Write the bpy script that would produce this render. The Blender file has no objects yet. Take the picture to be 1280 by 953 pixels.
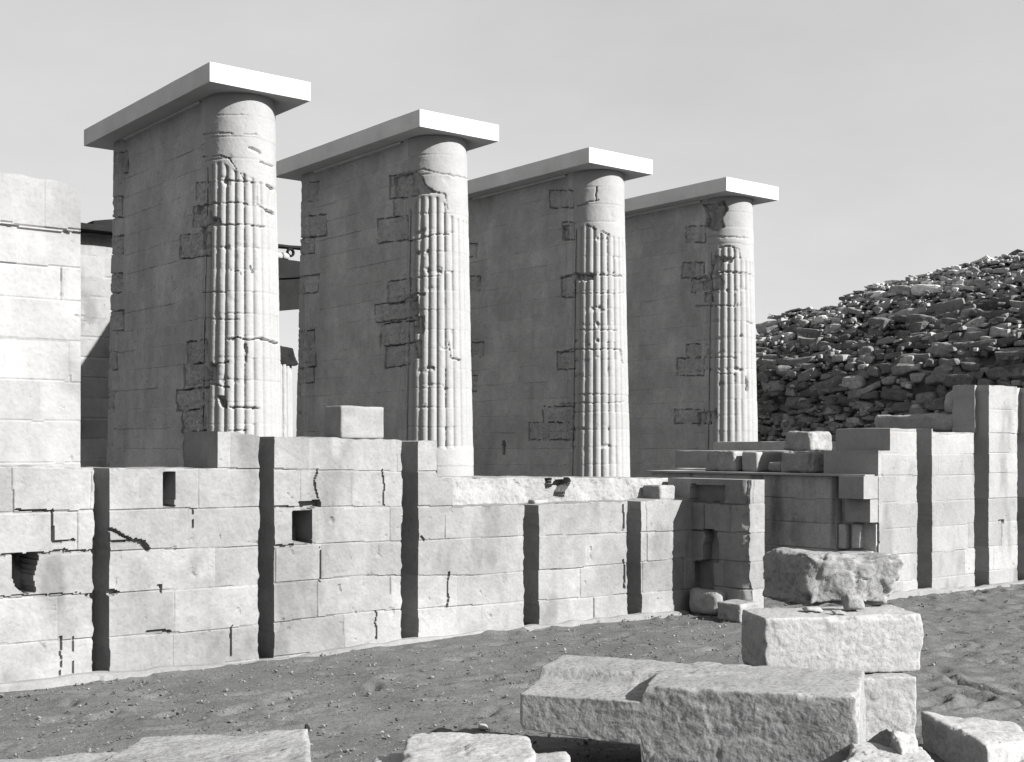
import bpy, math
import numpy as np
from mathutils import Vector

# ------------------------------------------------------------------ camera, light, exposure
scene = bpy.context.scene
F, H, CX, ZC = 1584.0, 560.0, 640.0, 1.7          # focal length and horizon measured in photo pixels, eye height
cam_d = bpy.data.cameras.new('camera')
cam = bpy.data.objects.new('camera', cam_d); scene.collection.objects.link(cam)
cam.location = (0, 0, ZC); cam.rotation_euler = (math.radians(90), 0, 0)
cam_d.sensor_width = 36; cam_d.lens = 36 * F / 1280
cam_d.shift_y = (H - 476.5) / 1280
cam_d.clip_start = 0.05; cam_d.clip_end = 6000
scene.camera = cam

ANG = math.radians(51.3)
B = np.array([math.sin(ANG), math.cos(ANG)])       # along the row of piers
A = np.array([-B[1], B[0]])                        # away from the camera, across the row
O = np.array([-3.07, 9.35])

SB, SZ = 0.42, 0.65                                # sun, per unit towards the court
sv = -A + SB * B
sun_dir = np.array([sv[0], sv[1], SZ]); sun_dir /= np.linalg.norm(sun_dir)
SUN_EL = math.asin(sun_dir[2]); SUN_AZ = math.atan2(sun_dir[0], sun_dir[1])
ld = bpy.data.lights.new('sun', 'SUN'); ld.energy = 5.0; ld.angle = math.radians(0.5); ld.color = (1, 0.99, 0.98)
lo = bpy.data.objects.new('sun', ld); scene.collection.objects.link(lo)
lo.rotation_euler = Vector(sun_dir).to_track_quat('Z', 'Y').to_euler()

w = bpy.data.worlds.new('World'); scene.world = w; w.use_nodes = True
nt = w.node_tree; nt.nodes.clear()
wo = nt.nodes.new('ShaderNodeOutputWorld'); bg = nt.nodes.new('ShaderNodeBackground')
sky = nt.nodes.new('ShaderNodeTexSky'); sky.sky_type = 'NISHITA'; sky.sun_disc = False
sky.sun_elevation = SUN_EL; sky.sun_rotation = SUN_AZ
sky.air_density = 1.0; sky.dust_density = 1.0; sky.ozone_density = 1.0
bw = nt.nodes.new('ShaderNodeRGBToBW')             # black and white plate
pw0 = nt.nodes.new('ShaderNodeMath'); pw0.operation = 'POWER'; pw0.inputs[1].default_value = 0.30   # blue-sensitive plate: an even, pale sky
mu0 = nt.nodes.new('ShaderNodeMath'); mu0.operation = 'MULTIPLY'; mu0.inputs[1].default_value = 1.80
nt.links.new(sky.outputs[0], bw.inputs[0]); nt.links.new(bw.outputs[0], pw0.inputs[0]); nt.links.new(pw0.outputs[0], mu0.inputs[0])
tcw = nt.nodes.new('ShaderNodeTexCoord'); mpw = nt.nodes.new('ShaderNodeMapping'); mpw.inputs['Scale'].default_value = (1.4, 1.4, 4.0)   # thin high haze
nzw = nt.nodes.new('ShaderNodeTexNoise'); nzw.inputs['Scale'].default_value = 2.2; nzw.inputs['Detail'].default_value = 7; nzw.inputs['Roughness'].default_value = 0.6
mrw = nt.nodes.new('ShaderNodeMapRange'); mrw.inputs['From Min'].default_value = 0.3; mrw.inputs['From Max'].default_value = 0.7; mrw.inputs['To Min'].default_value = 0.95; mrw.inputs['To Max'].default_value = 1.06
muw = nt.nodes.new('ShaderNodeMath'); muw.operation = 'MULTIPLY'
nt.links.new(tcw.outputs['Generated'], mpw.inputs[0]); nt.links.new(mpw.outputs[0], nzw.inputs['Vector']); nt.links.new(nzw.outputs['Fac'], mrw.inputs['Value'])
nt.links.new(mu0.outputs[0], muw.inputs[0]); nt.links.new(mrw.outputs[0], muw.inputs[1]); nt.links.new(muw.outputs[0], bg.inputs['Color'])
bg.inputs['Strength'].default_value = 0.1
nt.links.new(bg.outputs[0], wo.inputs[0])

scene.view_settings.view_transform = 'Standard'; scene.view_settings.look = 'None'
scene.view_settings.exposure = 1.42; scene.view_settings.gamma = 1.0
scene.view_settings.use_curve_mapping = False
scene.render.engine = 'CYCLES'
scene.cycles.max_bounces = 4; scene.cycles.diffuse_bounces = 1

# ------------------------------------------------------------------ coordinates
def W(s, d, z):
    s, d, z = np.broadcast_arrays(np.asarray(s, float), np.asarray(d, float), np.asarray(z, float))
    return np.stack([O[0] + s * B[0] + d * A[0], O[1] + s * B[1] + d * A[1], z], -1)
def PX(p):                                          # world -> photo pixels (for reading positions of chips and cracks)
    y = np.maximum(p[..., 1], 0.1)
    return CX + F * p[..., 0] / y, H - F * (p[..., 2] - ZC) / y
def on_d(px, py, d):
    r = np.array([(px - CX) / F, 1.0]); t = (d + O @ A) / (r @ A); q = r * t - O
    return q @ B, ZC - (py - H) / F * t
def on_s(px, py, s):
    r = np.array([(px - CX) / F, 1.0]); t = (s + O @ B) / (r @ B); q = r * t - O
    return q @ A, ZC - (py - H) / F * t
def on_z(px, py, z):
    Y = (ZC - z) * F / (py - H); return np.array([(px - CX) / F * Y, Y])

# ------------------------------------------------------------------ noise
def _h(i, j, k, seed):
    n = (i * 374761393 + j * 668265263 + k * 1274126177 + seed * 974634777) & 0xffffffff
    n = ((n ^ (n >> 13)) * 1274126177) & 0xffffffff
    n = n ^ (n >> 16)
    return (n & 0xffff) / 65535.0
def vn(p, seed=0):                                  # value noise in -1..1
    f = np.floor(p).astype(np.int64); t = p - f; t = t * t * (3 - 2 * t)
    i, j, k = f[..., 0], f[..., 1], f[..., 2]; x, y, z = t[..., 0], t[..., 1], t[..., 2]
    r = 0
    for a in (0, 1):
        for b in (0, 1):
            for c in (0, 1):
                r = r + _h(i + a, j + b, k + c, seed) * (x if a else 1 - x) * (y if b else 1 - y) * (z if c else 1 - z)
    return r * 2 - 1
def fbm(p, sc, seed=0, o=4):
    r = 0; a = 1.0; t = 0
    for q in range(o):
        r = r + a * vn(p * sc, seed + q * 17); t += a; a *= 0.5; sc = sc * 2.03
    return r / t
def sst(a, b, x):
    t = np.clip((x - a) / (b - a + 1e-9), 0, 1); return t * t * (3 - 2 * t)
def inpoly(X, Y, poly):
    c = np.zeros(X.shape, bool); n = len(poly)
    for i in range(n):
        x1, y1 = poly[i]; x2, y2 = poly[(i + 1) % n]
        if y1 == y2: continue
        m = ((y1 > Y) != (y2 > Y)) & (X < (x2 - x1) * (Y - y1) / (y2 - y1) + x1)
        c ^= m
    return c
def segdist(X, Y, pts):
    d = np.full(X.shape, 1e9)
    for (x1, y1), (x2, y2) in zip(pts[:-1], pts[1:]):
        vx, vy = x2 - x1, y2 - y1
        t = np.clip(((X - x1) * vx + (Y - y1) * vy) / (vx * vx + vy * vy + 1e-9), 0, 1)
        d = np.minimum(d, np.hypot(X - x1 - t * vx, Y - y1 - t * vy))
    return d
def rect(x0, y0, x1, y1): return [(x0, y0), (x1, y0), (x1, y1), (x0, y1)]

# ------------------------------------------------------------------ objects
col = scene.collection
def tag(o, label, cat, group=None):
    o['label'] = label; o['category'] = cat
    if group: o['group'] = group
    return o
def structure(o): o['kind'] = 'structure'; return o
def empty(name, s, d, z=0.0):
    o = bpy.data.objects.new(name, None); col.objects.link(o)
    p = W(s, d, z); o.location = tuple(float(v) for v in p); o.empty_display_size = 0.2
    return o
def mesh(name, verts, faces, mat, parent=None, tone=None, smooth=False):
    verts = np.asarray(verts, np.float32).reshape(-1, 3)
    if parent is not None: org = np.array(parent.location, np.float32)
    else: org = np.array([verts[:, 0].mean(), verts[:, 1].mean(), verts[:, 2].min()], np.float32)
    me = bpy.data.meshes.new(name)
    quads = [f for f in faces if not isinstance(f, np.ndarray)] if isinstance(faces, list) else []
    if isinstance(faces, np.ndarray):
        n = len(faces); kf = faces.shape[1]
        me.vertices.add(len(verts)); me.vertices.foreach_set('co', (verts - org).ravel())
        me.loops.add(n * kf); me.loops.foreach_set('vertex_index', faces.astype(np.int32).ravel())
        me.polygons.add(n); me.polygons.foreach_set('loop_start', np.arange(0, n * kf, kf, dtype=np.int32))
        me.polygons.foreach_set('loop_total', np.full(n, kf, np.int32))
    else:
        me.from_pydata([tuple(map(float, v)) for v in (verts - org)], [], faces)
    if tone is not None:
        at = me.attributes.new('tone', 'FLOAT', 'POINT'); at.data.foreach_set('value', np.asarray(tone, np.float32).ravel())
    me.update(calc_edges=True); me.validate()
    me.polygons.foreach_set('use_smooth', np.full(len(me.polygons), bool(smooth)))
    me.materials.append(mat)
    o = bpy.data.objects.new(name, me); col.objects.link(o)
    if parent is not None: o.parent = parent
    else: o.location = tuple(float(v) for v in org)
    return o
def grid_faces(nu, nv, off=0, wrap=False, flip=False):
    a = np.arange(nu * nv).reshape(nu, nv)
    if wrap: a = np.vstack([a, a[:1]])
    q = np.stack([a[:-1, :-1], a[1:, :-1], a[1:, 1:], a[:-1, 1:]], -1).reshape(-1, 4)
    if flip: q = q[:, ::-1]
    return q + off

# ------------------------------------------------------------------ materials (all grey: the plate is black and white)
def stone(name, base, var=0.18, bump=0.5, scale=1.0, rough=0.9, speck=0.25, fine=0.0):
    m = bpy.data.materials.new(name); m.use_nodes = True; t = m.node_tree; n = t.nodes; L = t.links
    bs = n['Principled BSDF']; bs.inputs['Roughness'].default_value = rough
    bs.inputs['Specular IOR Level'].default_value = 0.15
    tc = n.new('ShaderNodeTexCoord'); at = n.new('ShaderNodeAttribute'); at.attribute_name = 'tone'
    n1 = n.new('ShaderNodeTexNoise'); n1.inputs['Scale'].default_value = 1.3 * scale; n1.inputs['Detail'].default_value = 8; n1.inputs['Roughness'].default_value = 0.65
    n2 = n.new('ShaderNodeTexNoise'); n2.inputs['Scale'].default_value = 38 * scale; n2.inputs['Detail'].default_value = 5
    n3 = n.new('ShaderNodeTexNoise'); n3.inputs['Scale'].default_value = 9 * scale; n3.inputs['Detail'].default_value = 6; n3.inputs['Distortion'].default_value = 0.6
    for x in (n1, n2, n3): L.new(tc.outputs['Object'], x.inputs['Vector'])
    def mr(src, a, b, lo_, hi_):
        r = n.new('ShaderNodeMapRange'); r.inputs['From Min'].default_value = a; r.inputs['From Max'].default_value = b
        r.inputs['To Min'].default_value = lo_; r.inputs['To Max'].default_value = hi_; L.new(src, r.inputs['Value']); return r.outputs[0]
    def mul(a, b):
        r = n.new('ShaderNodeMath'); r.operation = 'MULTIPLY'
        L.new(a, r.inputs[0]); 
        if isinstance(b, float): r.inputs[1].default_value = b
        else: L.new(b, r.inputs[1])
        return r.outputs[0]
    v = mul(mr(n1.outputs['Fac'], 0.3, 0.7, 1 - var, 1 + var), mr(n3.outputs['Fac'], 0.3, 0.7, 1 - var * 0.6, 1 + var * 0.5))
    v = mul(v, mr(n2.outputs['Fac'], 0.25, 0.5, 1 - speck, 1.0))
    n4 = n.new('ShaderNodeTexNoise'); n4.inputs['Scale'].default_value = 150 * scale; n4.inputs['Detail'].default_value = 3; L.new(tc.outputs['Object'], n4.inputs['Vector'])
    v = mul(v, mr(n4.outputs['Fac'], 0.3, 0.7, 1 - fine, 1 + fine))
    v = mul(v, at.outputs['Fac']); v = mul(v, float(base))
    cc = n.new('ShaderNodeCombineColor')
    for k in range(3): L.new(v, cc.inputs[k])
    L.new(cc.outputs[0], bs.inputs['Base Color'])
    b1 = n.new('ShaderNodeBump'); b1.inputs['Strength'].default_value = bump; b1.inputs['Distance'].default_value = 0.006
    b2 = n.new('ShaderNodeBump'); b2.inputs['Strength'].default_value = bump; b2.inputs['Distance'].default_value = 0.007
    L.new(n2.outputs['Fac'], b1.inputs['Height']); L.new(n3.outputs['Fac'], b2.inputs['Height'])
    L.new(b2.outputs[0], b1.inputs['Normal']); L.new(b1.outputs[0], bs.inputs['Normal'])
    return m
M_old = stone('weathered_limestone', 0.19, 0.17, 0.5, speck=0.15, fine=0.06)
M_col = stone('column_limestone', 0.24, 0.06, 0.22, speck=0.12)
M_side = stone('restored_limestone', .285, 0.14, 0.35, speck=0.3, fine=0.1)
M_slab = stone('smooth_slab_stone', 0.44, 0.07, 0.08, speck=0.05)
M_tall = stone('pale_wall_stone', 0.22, 0.10, 0.35, speck=0.12)
M_core = stone('rough_core_masonry', 0.21, 0.22, 1.0)
M_block = stone('fallen_block_stone', 0.19, 0.16, 1.0, speck=0.45, fine=0.15)
M_pale = stone('pale_rubble_stone', 0.245, 0.12, 1.0, speck=0.3, fine=0.1)
M_hill = stone('rubble_fieldstone', 0.13, 0.35, 1.0, 1.3, speck=0.4)
M_mortar = stone('rubble_earth', 0.075, 0.3, 1.0, 2.0)
M_sand = stone('sand', 0.09, 0.2, 1.0, 1.0, speck=0.35, fine=0.35)
M_gravel = stone('gravel', 0.16, 0.3, 0.5, 3.0)
M_dark = stone('tarred_timber', 0.012, 0.2, 0.4, 2.0)

# ------------------------------------------------------------------ ashlar relief wall
def ashlar(S, Z, courses, seed, lmin=0.4, lmax=0.9, groove=0.010, gw=0.006, slots=(), even=1.0):
    """depth (inwards) and tone of a coursed stone face. courses: function s -> list of course heights (arrays)"""
    rng = np.random.RandomState(seed)
    cz = courses(S); dep = np.zeros(S.shape); tone = np.ones(S.shape)
    P = np.stack([S, Z, np.full(S.shape, seed * 3.1)], -1)
    wob = 0.004 * vn(P * 6, 5) + 0.006 * vn(P * 1.5, 9)
    filled = sst(-0.35, 0.35, fbm(P, 2.3, seed + 3, 3))
    for k in range(len(cz) - 1):
        z0, z1 = cz[k] + wob, cz[k + 1] + wob
        m = (Z >= z0) & (Z < z1)
        x = S.min() - rng.uniform(0, lmax); js = [x]
        while x < S.max() + lmax: x += rng.uniform(lmin, lmax); js.append(x)
        js = np.array(js); idx = np.clip(np.searchsorted(js, S + wob) - 1, 0, len(js) - 2)
        off = rng.uniform(-0.005, 0.005, len(js)); tn = 1 + even * rng.uniform(-0.17, 0.10, len(js))
        jd = np.minimum(np.abs(S + wob - js[idx]), np.abs(S + wob - js[idx + 1]))
        dz = np.minimum(Z - z0, z1 - Z)
        jstr = rng.uniform(0.0, 1.0, len(js)) ** 1.5
        g = np.where(dz < gw, 0.25 + 0.9 * filled, 0)
        g = np.maximum(g, np.where(jd < gw, jstr[idx] * (0.4 + 0.8 * filled), 0))
        dep = np.where(m, off[idx] + groove * g, dep); tone = np.where(m, tn[idx], tone)
    dep = dep + 0.005 * fbm(P, 3.5, seed + 1, 5) + 0.0015 * fbm(P, 40, seed + 4, 2) + 0.05 * np.maximum(0, fbm(P, 13, seed + 2, 4) - 0.48)
    st = fbm(P * np.array([1, 0.45, 1]), 3.2, seed + 12, 4); tone = tone * (1 + 0.14 * fbm(P, 1.7, seed + 8, 3)) * (1 - 0.28 * even * sst(0.12, 0.45, st)) * (1 + 0.10 * sst(0.1, 0.4, -st))
    return dep, tone
def axis_samples(a, b, step, extra=()):
    v = list(np.arange(a, b, step)) + [b]
    for e in extra: v += [e]
    v = sorted(set(round(x, 5) for x in v)); return np.array([v[0]] + [q for p, q in zip(v[:-1], v[1:]) if q - p > 0.0008])
def relief_wall(name, s0, s1, d, thick, top, courses, mat, parent, seed, step=0.010, slots=(), slot_depth=0.32,
                holes=(), cracks=(), steps=(), z0=-0.12, thin_above=99.0, lmin=0.4, lmax=0.9, groove=0.010, stains=()):
    extra = []
    for a, b in slots: extra += [a - 0.0012, a, b, b + 0.0012]
    for a in steps: extra += [a - 0.0012, a]
    ss = axis_samples(s0, s1, step, extra)
    tops = top(ss); nz = int((tops.max() - z0) / step)
    t = np.linspace(0, 1, nz + 1)
    S = np.repeat(ss[:, None], nz + 1, 1)
    Z = z0 + (tops.max() - z0) * t[None, :] + 0 * S
    Z = np.minimum(Z, tops[:, None])
    P0 = np.stack([S, Z, np.full(S.shape, seed * 1.7)], -1)
    Sw = S.copy()                                       # ragged arrises of the slots
    for a, b in slots:
        wgt = np.exp(-((S - a) / 0.012) ** 2); Sw -= wgt * np.maximum(0, 0.008 + 0.034 * fbm(P0 * np.array([0, 1, 1]), 8, seed + 31, 4))
        wgt = np.exp(-((S - b) / 0.012) ** 2); Sw += wgt * np.maximum(0, 0.018 * fbm(P0 * np.array([0, 1, 1]), 11, seed + 37, 3))
    dep, tone = ashlar(S, Z, courses, seed, lmin, lmax, groove)
    pw = W(Sw, d, Z); X, Y = PX(pw)
    Xn = X + 1.3 * vn(P0 * 14, seed + 40); Yn = Y + 1.3 * vn(P0 * 14, seed + 41)
    for poly, dp in holes:
        m = inpoly(Xn, Yn, poly); dep = np.where(m, np.maximum(dep, dp * (0.85 + 0.3 * vn(P0 * 9, seed + 42))), dep)
    for pts, wd, dp in cracks:
        q = segdist(Xn + 0.8 * vn(P0 * 30, 7), Yn, pts); dep = np.where(q < wd * (0.9 + 0.7 * fbm(P0, 7, seed + 43, 2)), np.maximum(dep, dp), dep)
    for poly, f_ in stains:
        m = inpoly(X + 5 * vn(P0 * 5, 3), Y + 5 * vn(P0 * 5, 4), poly); tone = np.where(m, tone * f_, tone)
    for a, b in slots:
        m = (S >= a) & (S <= b); dep = np.where(m, np.where(Z > thin_above, 0.12, slot_depth) + 0.5 * dep + 0.01 * vn(P0 * 8, 3), dep)
    er = 0.02 * np.maximum(0, fbm(P0, 6, seed + 50, 3)) * sst(0.05, 0.0, tops[:, None] - Z)
    Zf = Z - er
    V = W(Sw, d + dep, Zf).reshape(-1, 3); nu, nv = S.shape
    faces = [grid_faces(nu, nv)]
    a = np.arange(nu * nv).reshape(nu, nv)
    loop = np.concatenate([a[:, -1][::-1], a[0, ::-1][1:], a[1:, 0], a[-1, 1:]])      # closed perimeter
    # keep perimeter simple: top row right->left, left column down, bottom row, right column up
    inv = loop[:-1] if loop[0] == loop[-1] else loop
    base = V[inv]; back = base.copy()
    Sf, Zz = Sw.reshape(-1)[inv], Zf.reshape(-1)[inv]
    thk = np.where(Zz > thin_above, 0.24, thick); fd = (dep.reshape(-1))[inv]
    back = W(Sf, d + thk, Zz)
    mid = W(Sf, d + 0.5 * (thk + fd) + 0.02 * vn(back * 4, 3), Zz + 0.012 * vn(back * 5, 2))
    n0 = len(V); m_ = len(inv)
    V = np.vstack([V, mid, back]); i = np.arange(m_); j = (i + 1) % m_
    faces.append(np.stack([inv[i], inv[j], n0 + j, n0 + i], -1)[:, ::-1])
    faces.append(np.stack([n0 + i, n0 + j, n0 + m_ + j, n0 + m_ + i], -1)[:, ::-1])
    # back sheet: pair top and bottom rows
    toprow = n0 + m_ + np.arange(nu)[::-1]; 
    bot0 = nu + (nv - 1) - 1
    botrow = n0 + m_ + bot0 + np.arange(nu)
    botrow = np.where(botrow >= n0 + 2 * m_, botrow - m_, botrow)
    faces.append(np.stack([toprow[:-1], toprow[1:], botrow[1:], botrow[:-1]], -1)[:, ::-1])
    tn = np.concatenate([tone.ravel(), np.full(2 * m_, 0.95)])
    return mesh(name, V, np.vstack(faces), mat, parent, tn)

# ------------------------------------------------------------------ rough blocks
def cube_grid(nx, ny, nz):
    pts = []; 
    def face(f, na, nb):
        a = np.linspace(-1, 1, na + 1); b = np.linspace(-1, 1, nb + 1); Aa, Bb = np.meshgrid(a, b, indexing='ij'); return f(Aa, Bb), na + 1, nb + 1
    one = lambda q: np.ones_like(q)
    fs = [face(lambda a, b: np.stack([a, b, one(a)], -1), nx, ny), face(lambda a, b: np.stack([b, a, -one(a)], -1), ny, nx),
          face(lambda a, b: np.stack([a, -one(a), b], -1), nx, nz), face(lambda a, b: np.stack([b, one(a), a], -1), nz, nx),
          face(lambda a, b: np.stack([one(a), a, b], -1), ny, nz), face(lambda a, b: np.stack([-one(a), b, a], -1), nz, ny)]
    V = []; Q = []; off = 0
    for g, na, nb in fs:
        V.append(g.reshape(-1, 3)); Q.append(grid_faces(na, nb, off)); off += na * nb
    V = np.vstack(V); Q = np.vstack(Q)
    key = np.round((V + 1) * 5000).astype(np.int64); key = key[:, 0] * 10**10 + key[:, 1] * 10**5 + key[:, 2]
    _, first, inv = np.unique(key, return_index=True, return_inverse=True)
    return V[first], inv.reshape(-1)[Q]
def rough_block(name, corners, mat, parent=None, seed=0, rnd=0.03, amp=0.02, sc=5.0, cell=0.025, shape=None, tone=1.0, chips=0.0, pits=0.0, facet=0.0):
    """corners: 8 world points, bottom FL FR BR BL then top FL FR BR BL"""
    c = np.array(corners, float)
    Lx = np.linalg.norm(c[1] - c[0]); Ly = np.linalg.norm(c[3] - c[0]); Lz = np.linalg.norm(c[4] - c[0])
    n = [int(np.clip(l / cell, 3, 170)) for l in (Lx, Ly, Lz)]
    V, Q = cube_grid(*n); h = np.array([Lx, Ly, Lz]) / 2; r = min(rnd, h.min() * 0.9)
    q = V * h; inner = np.clip(q, -(h - r), h - r); dd = q - inner
    n2 = np.linalg.norm(dd, axis=1); ni = np.abs(dd).max(1); k = np.where(n2 > 1e-9, ni / np.maximum(n2, 1e-9), 1)
    V = (inner + dd * k[:, None]) / h
    if shape is not None: V = shape(V)
    u, v, t = (V[:, 0] + 1) / 2, (V[:, 1] + 1) / 2, (V[:, 2] + 1) / 2
    P = 0
    wts = [(1-u)*(1-v), u*(1-v), u*v, (1-u)*v]
    for i in range(4): P = P + (wts[i] * (1 - t))[:, None] * c[i] + (wts[i] * t)[:, None] * c[i + 4]
    P = P + amp * np.stack([fbm(P, sc, seed + a, 4) for a in (1, 5, 9)], -1)
    if chips: 
        edge = np.sort(np.abs(V), 1)[:, 1]
        cen = c.mean(0); e = sst(0.80, 1.0, edge) * (np.maximum(0, fbm(P, 7, seed + 60, 3)) + 2.2 * np.maximum(0, fbm(P, 3.2, seed + 61, 4) - 0.12)) * chips
        P = P + (cen - P) / np.linalg.norm(cen - P, axis=1)[:, None] * e[:, None]
    if pits:
        g = (np.maximum(0, fbm(P, 40, seed + 70, 3) - 0.2) + 0.35 * fbm(P, 16, seed + 71, 4) + 0.5 * np.abs(fbm(P * np.array([1, 1, 4.5]), 4.0, seed + 72, 4))) * pits
        cen = c.mean(0); P = P + (cen - P) / np.linalg.norm(cen - P, axis=1)[:, None] * g[:, None]
    if facet:                                           # broken planes: nearest of a few scattered cells shifts each patch in or out
        rg = np.random.RandomState(seed); lo_b, hi_b = P.min(0), P.max(0); pts = rg.uniform(lo_b, hi_b, (int(60), 3)); Pj = P + 0.03 * np.stack([fbm(P, 6, seed + 90 + q, 3) for q in range(3)], -1)
        dist = ((Pj[:, None, :] - pts[None]) ** 2).sum(-1); o2 = np.sort(dist, 1)[:, :2]; idx = dist.argmin(1); nrm = rg.randn(60, 3); nrm /= np.linalg.norm(nrm, axis=1)[:, None]
        h_ = ((P - pts[idx]) * nrm[idx]).sum(1) * 1.6; soft = sst(0.0, 0.012, np.sqrt(o2[:, 1]) - np.sqrt(o2[:, 0]))
        cen = c.mean(0); P = P + (cen - P) / np.linalg.norm(cen - P, axis=1)[:, None] * (np.clip(h_, -1, 1) * facet * 2 * soft + facet * 0.4 * (1 - soft))[:, None]
    tn = tone * (1 + 0.12 * fbm(P, 3, seed + 80, 3))
    return mesh(name, P, Q, mat, parent, tn, smooth=cell <= 0.03)
def box_sd(s0, s1, d0, d1, z0, z1, slant=0.0):
    return [W(s0, d0, z0), W(s1, d0, z0), W(s1, d1, z0), W(s0, d1, z0), W(s0 + slant, d0, z1), W(s1, d0, z1), W(s1, d1, z1), W(s0, d1, z1)]
def block_px(name, fl, fr, ztop, zbot, depth, mat, label=None, cat='block', seed=0, turn=0.0, group=None, back=None, **kw):
    """top front edge read from the photo at height ztop; depth measured square to it"""
    p, q = on_z(*fl, ztop), on_z(*fr, ztop); e = q - p; nrm = np.array([-e[1], e[0]]) / np.linalg.norm(e) * depth
    if nrm[1] < 0: nrm = -nrm
    P3 = lambda v, z: np.array([v[0], v[1], z])
    r_, l_ = q + nrm, p + nrm
    if back is not None: l_, r_ = p + np.array(back), q + np.array(back)
    o = rough_block(name, [P3(p, zbot), P3(q, zbot), P3(r_, zbot), P3(l_, zbot), P3(p, ztop), P3(q, ztop), P3(r_, ztop), P3(l_, ztop)], mat, None, seed, **kw)
    if label: tag(o, label, cat, group)
    return o

# ------------------------------------------------------------------ ground
def ground():
    rng = np.random.RandomState(3)
    xs = np.concatenate([[-3000, -800, -200, -60, -25, -14], np.arange(-9, 12.0, 0.035), [13, 15, 18, 25, 60, 200, 800, 3000]])
    ys = np.concatenate([[-3000, -500, -80, -10, 0, 3], np.arange(5, 10, 0.03), np.arange(10, 18.5, 0.045), [20, 24, 30, 45, 80, 200, 800, 3000]])
    X, Y = np.meshgrid(xs, ys, indexing='ij'); P = np.stack([X, Y, 0 * X], -1)
    near = sst(-12, -8, X) * sst(14, 10, X) * sst(3.5, 5.5, Y) * sst(19.5, 17.5, Y)
    z = 0.02 * fbm(P, 0.8, 1, 3) + 0.010 * fbm(P, 5, 2, 4) + 0.004 * fbm(P, 22, 4, 2)
    right = sst(1.5, 3.5, X)
    for k in range(1600):                                   # trodden sand: footprints
        cx, cy = rng.uniform(-4, 8), rng.uniform(6.5, 16)
        if cx < 2 and rng.rand() < 0.75: continue
        a = rng.uniform(-0.5, 0.5) + (math.pi / 2 if rng.rand() < 0.2 else 0.3)
        L, Wd = rng.uniform(0.10, 0.17), rng.uniform(0.035, 0.06)
        m = (np.abs(xs - cx) < 0.35); n = (np.abs(ys - cy) < 0.35)
        if not m.any() or not n.any(): continue
        ii = np.ix_(m, n); dx, dy = X[ii] - cx, Y[ii] - cy
        u = (dx * math.cos(a) + dy * math.sin(a)) / L; v = (-dx * math.sin(a) + dy * math.cos(a)) / Wd
        r2 = u * u + v * v
        z[ii] += rng.uniform(0.35, 1.0) * (-0.05 * np.exp(-r2) + 0.018 * np.exp(-(np.sqrt(r2) - 1.6) ** 2 * 3))
    for (p1, p2) in [((1190, 848), (1285, 878)), ((1150, 860), (1250, 872))]:          # a drag mark across the sand
        a_, b_ = on_z(*p1, 0), on_z(*p2, 0); q = segdist(X, Y, [tuple(a_), tuple(b_)]); z += -0.03 * np.exp(-(q / 0.04) ** 2) + 0.014 * np.exp(-((q - 0.09) / 0.04) ** 2)
    # sand banked against the foot of the front wall and lower near the camera left
    qs = (X - O[0]) * B[0] + (Y - O[1]) * B[1]; qd = (X - O[0]) * A[0] + (Y - O[1]) * A[1]
    bank = np.exp(-np.maximum(0, -qd) / 0.35) * (qd < 3)
    z += 0.035 * bank * (0.4 + fbm(P, 1.6, 8, 3)) * (qs > 0.4)
    z += -0.02
    z *= near
    return structure(mesh('ground', np.stack([X, Y, z], -1).reshape(-1, 3), grid_faces(len(xs), len(ys)), M_sand, None, (1 + 0.08 * fbm(P, 1.2, 9, 4)).ravel(), smooth=True))
ground()
def pebble_cloud(name, n, seed, area, size, mat):
    rng = np.random.RandomState(seed); V0, Q0 = cube_grid(2, 2, 2); V0 = V0 / np.linalg.norm(V0, axis=1)[:, None]
    Vs = []; Qs = []; T = []
    k = 0
    while k < n:
        x, y = area(rng)
        s = size(rng); R = np.linalg.qr(rng.randn(3, 3))[0]
        v = (V0 * (s * rng.uniform(0.5, 1.2, 3)) * (1 + 0.25 * rng.randn(len(V0))[:, None])) @ R
        v[:, 2] *= 0.7; v += [x, y, -0.008 + s * 0.35]
        Vs.append(v); Qs.append(Q0 + k * len(V0)); T.append(np.full(len(V0), rng.uniform(0.35, 1.15) * (1.5 if rng.rand() < 0.06 else 1))); k += 1
    o = mesh(name, np.vstack(Vs), np.vstack(Qs), mat, None, np.concatenate(T)); return o
def g_area(rng):
    while True:
        x, y = rng.uniform(-5, 8), rng.uniform(6.5, 15)
        d = (x - O[0]) * A[0] + (y - O[1]) * A[1]
        if d < -0.06 and (rng.rand() < 0.35 or d > -1.2 or x < 2): return x, y
g = pebble_cloud('gravel', 9500, 4, g_area, lambda r: 0.003 + 0.013 * r.rand() ** 5, M_gravel); g['kind'] = 'stuff'

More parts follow.
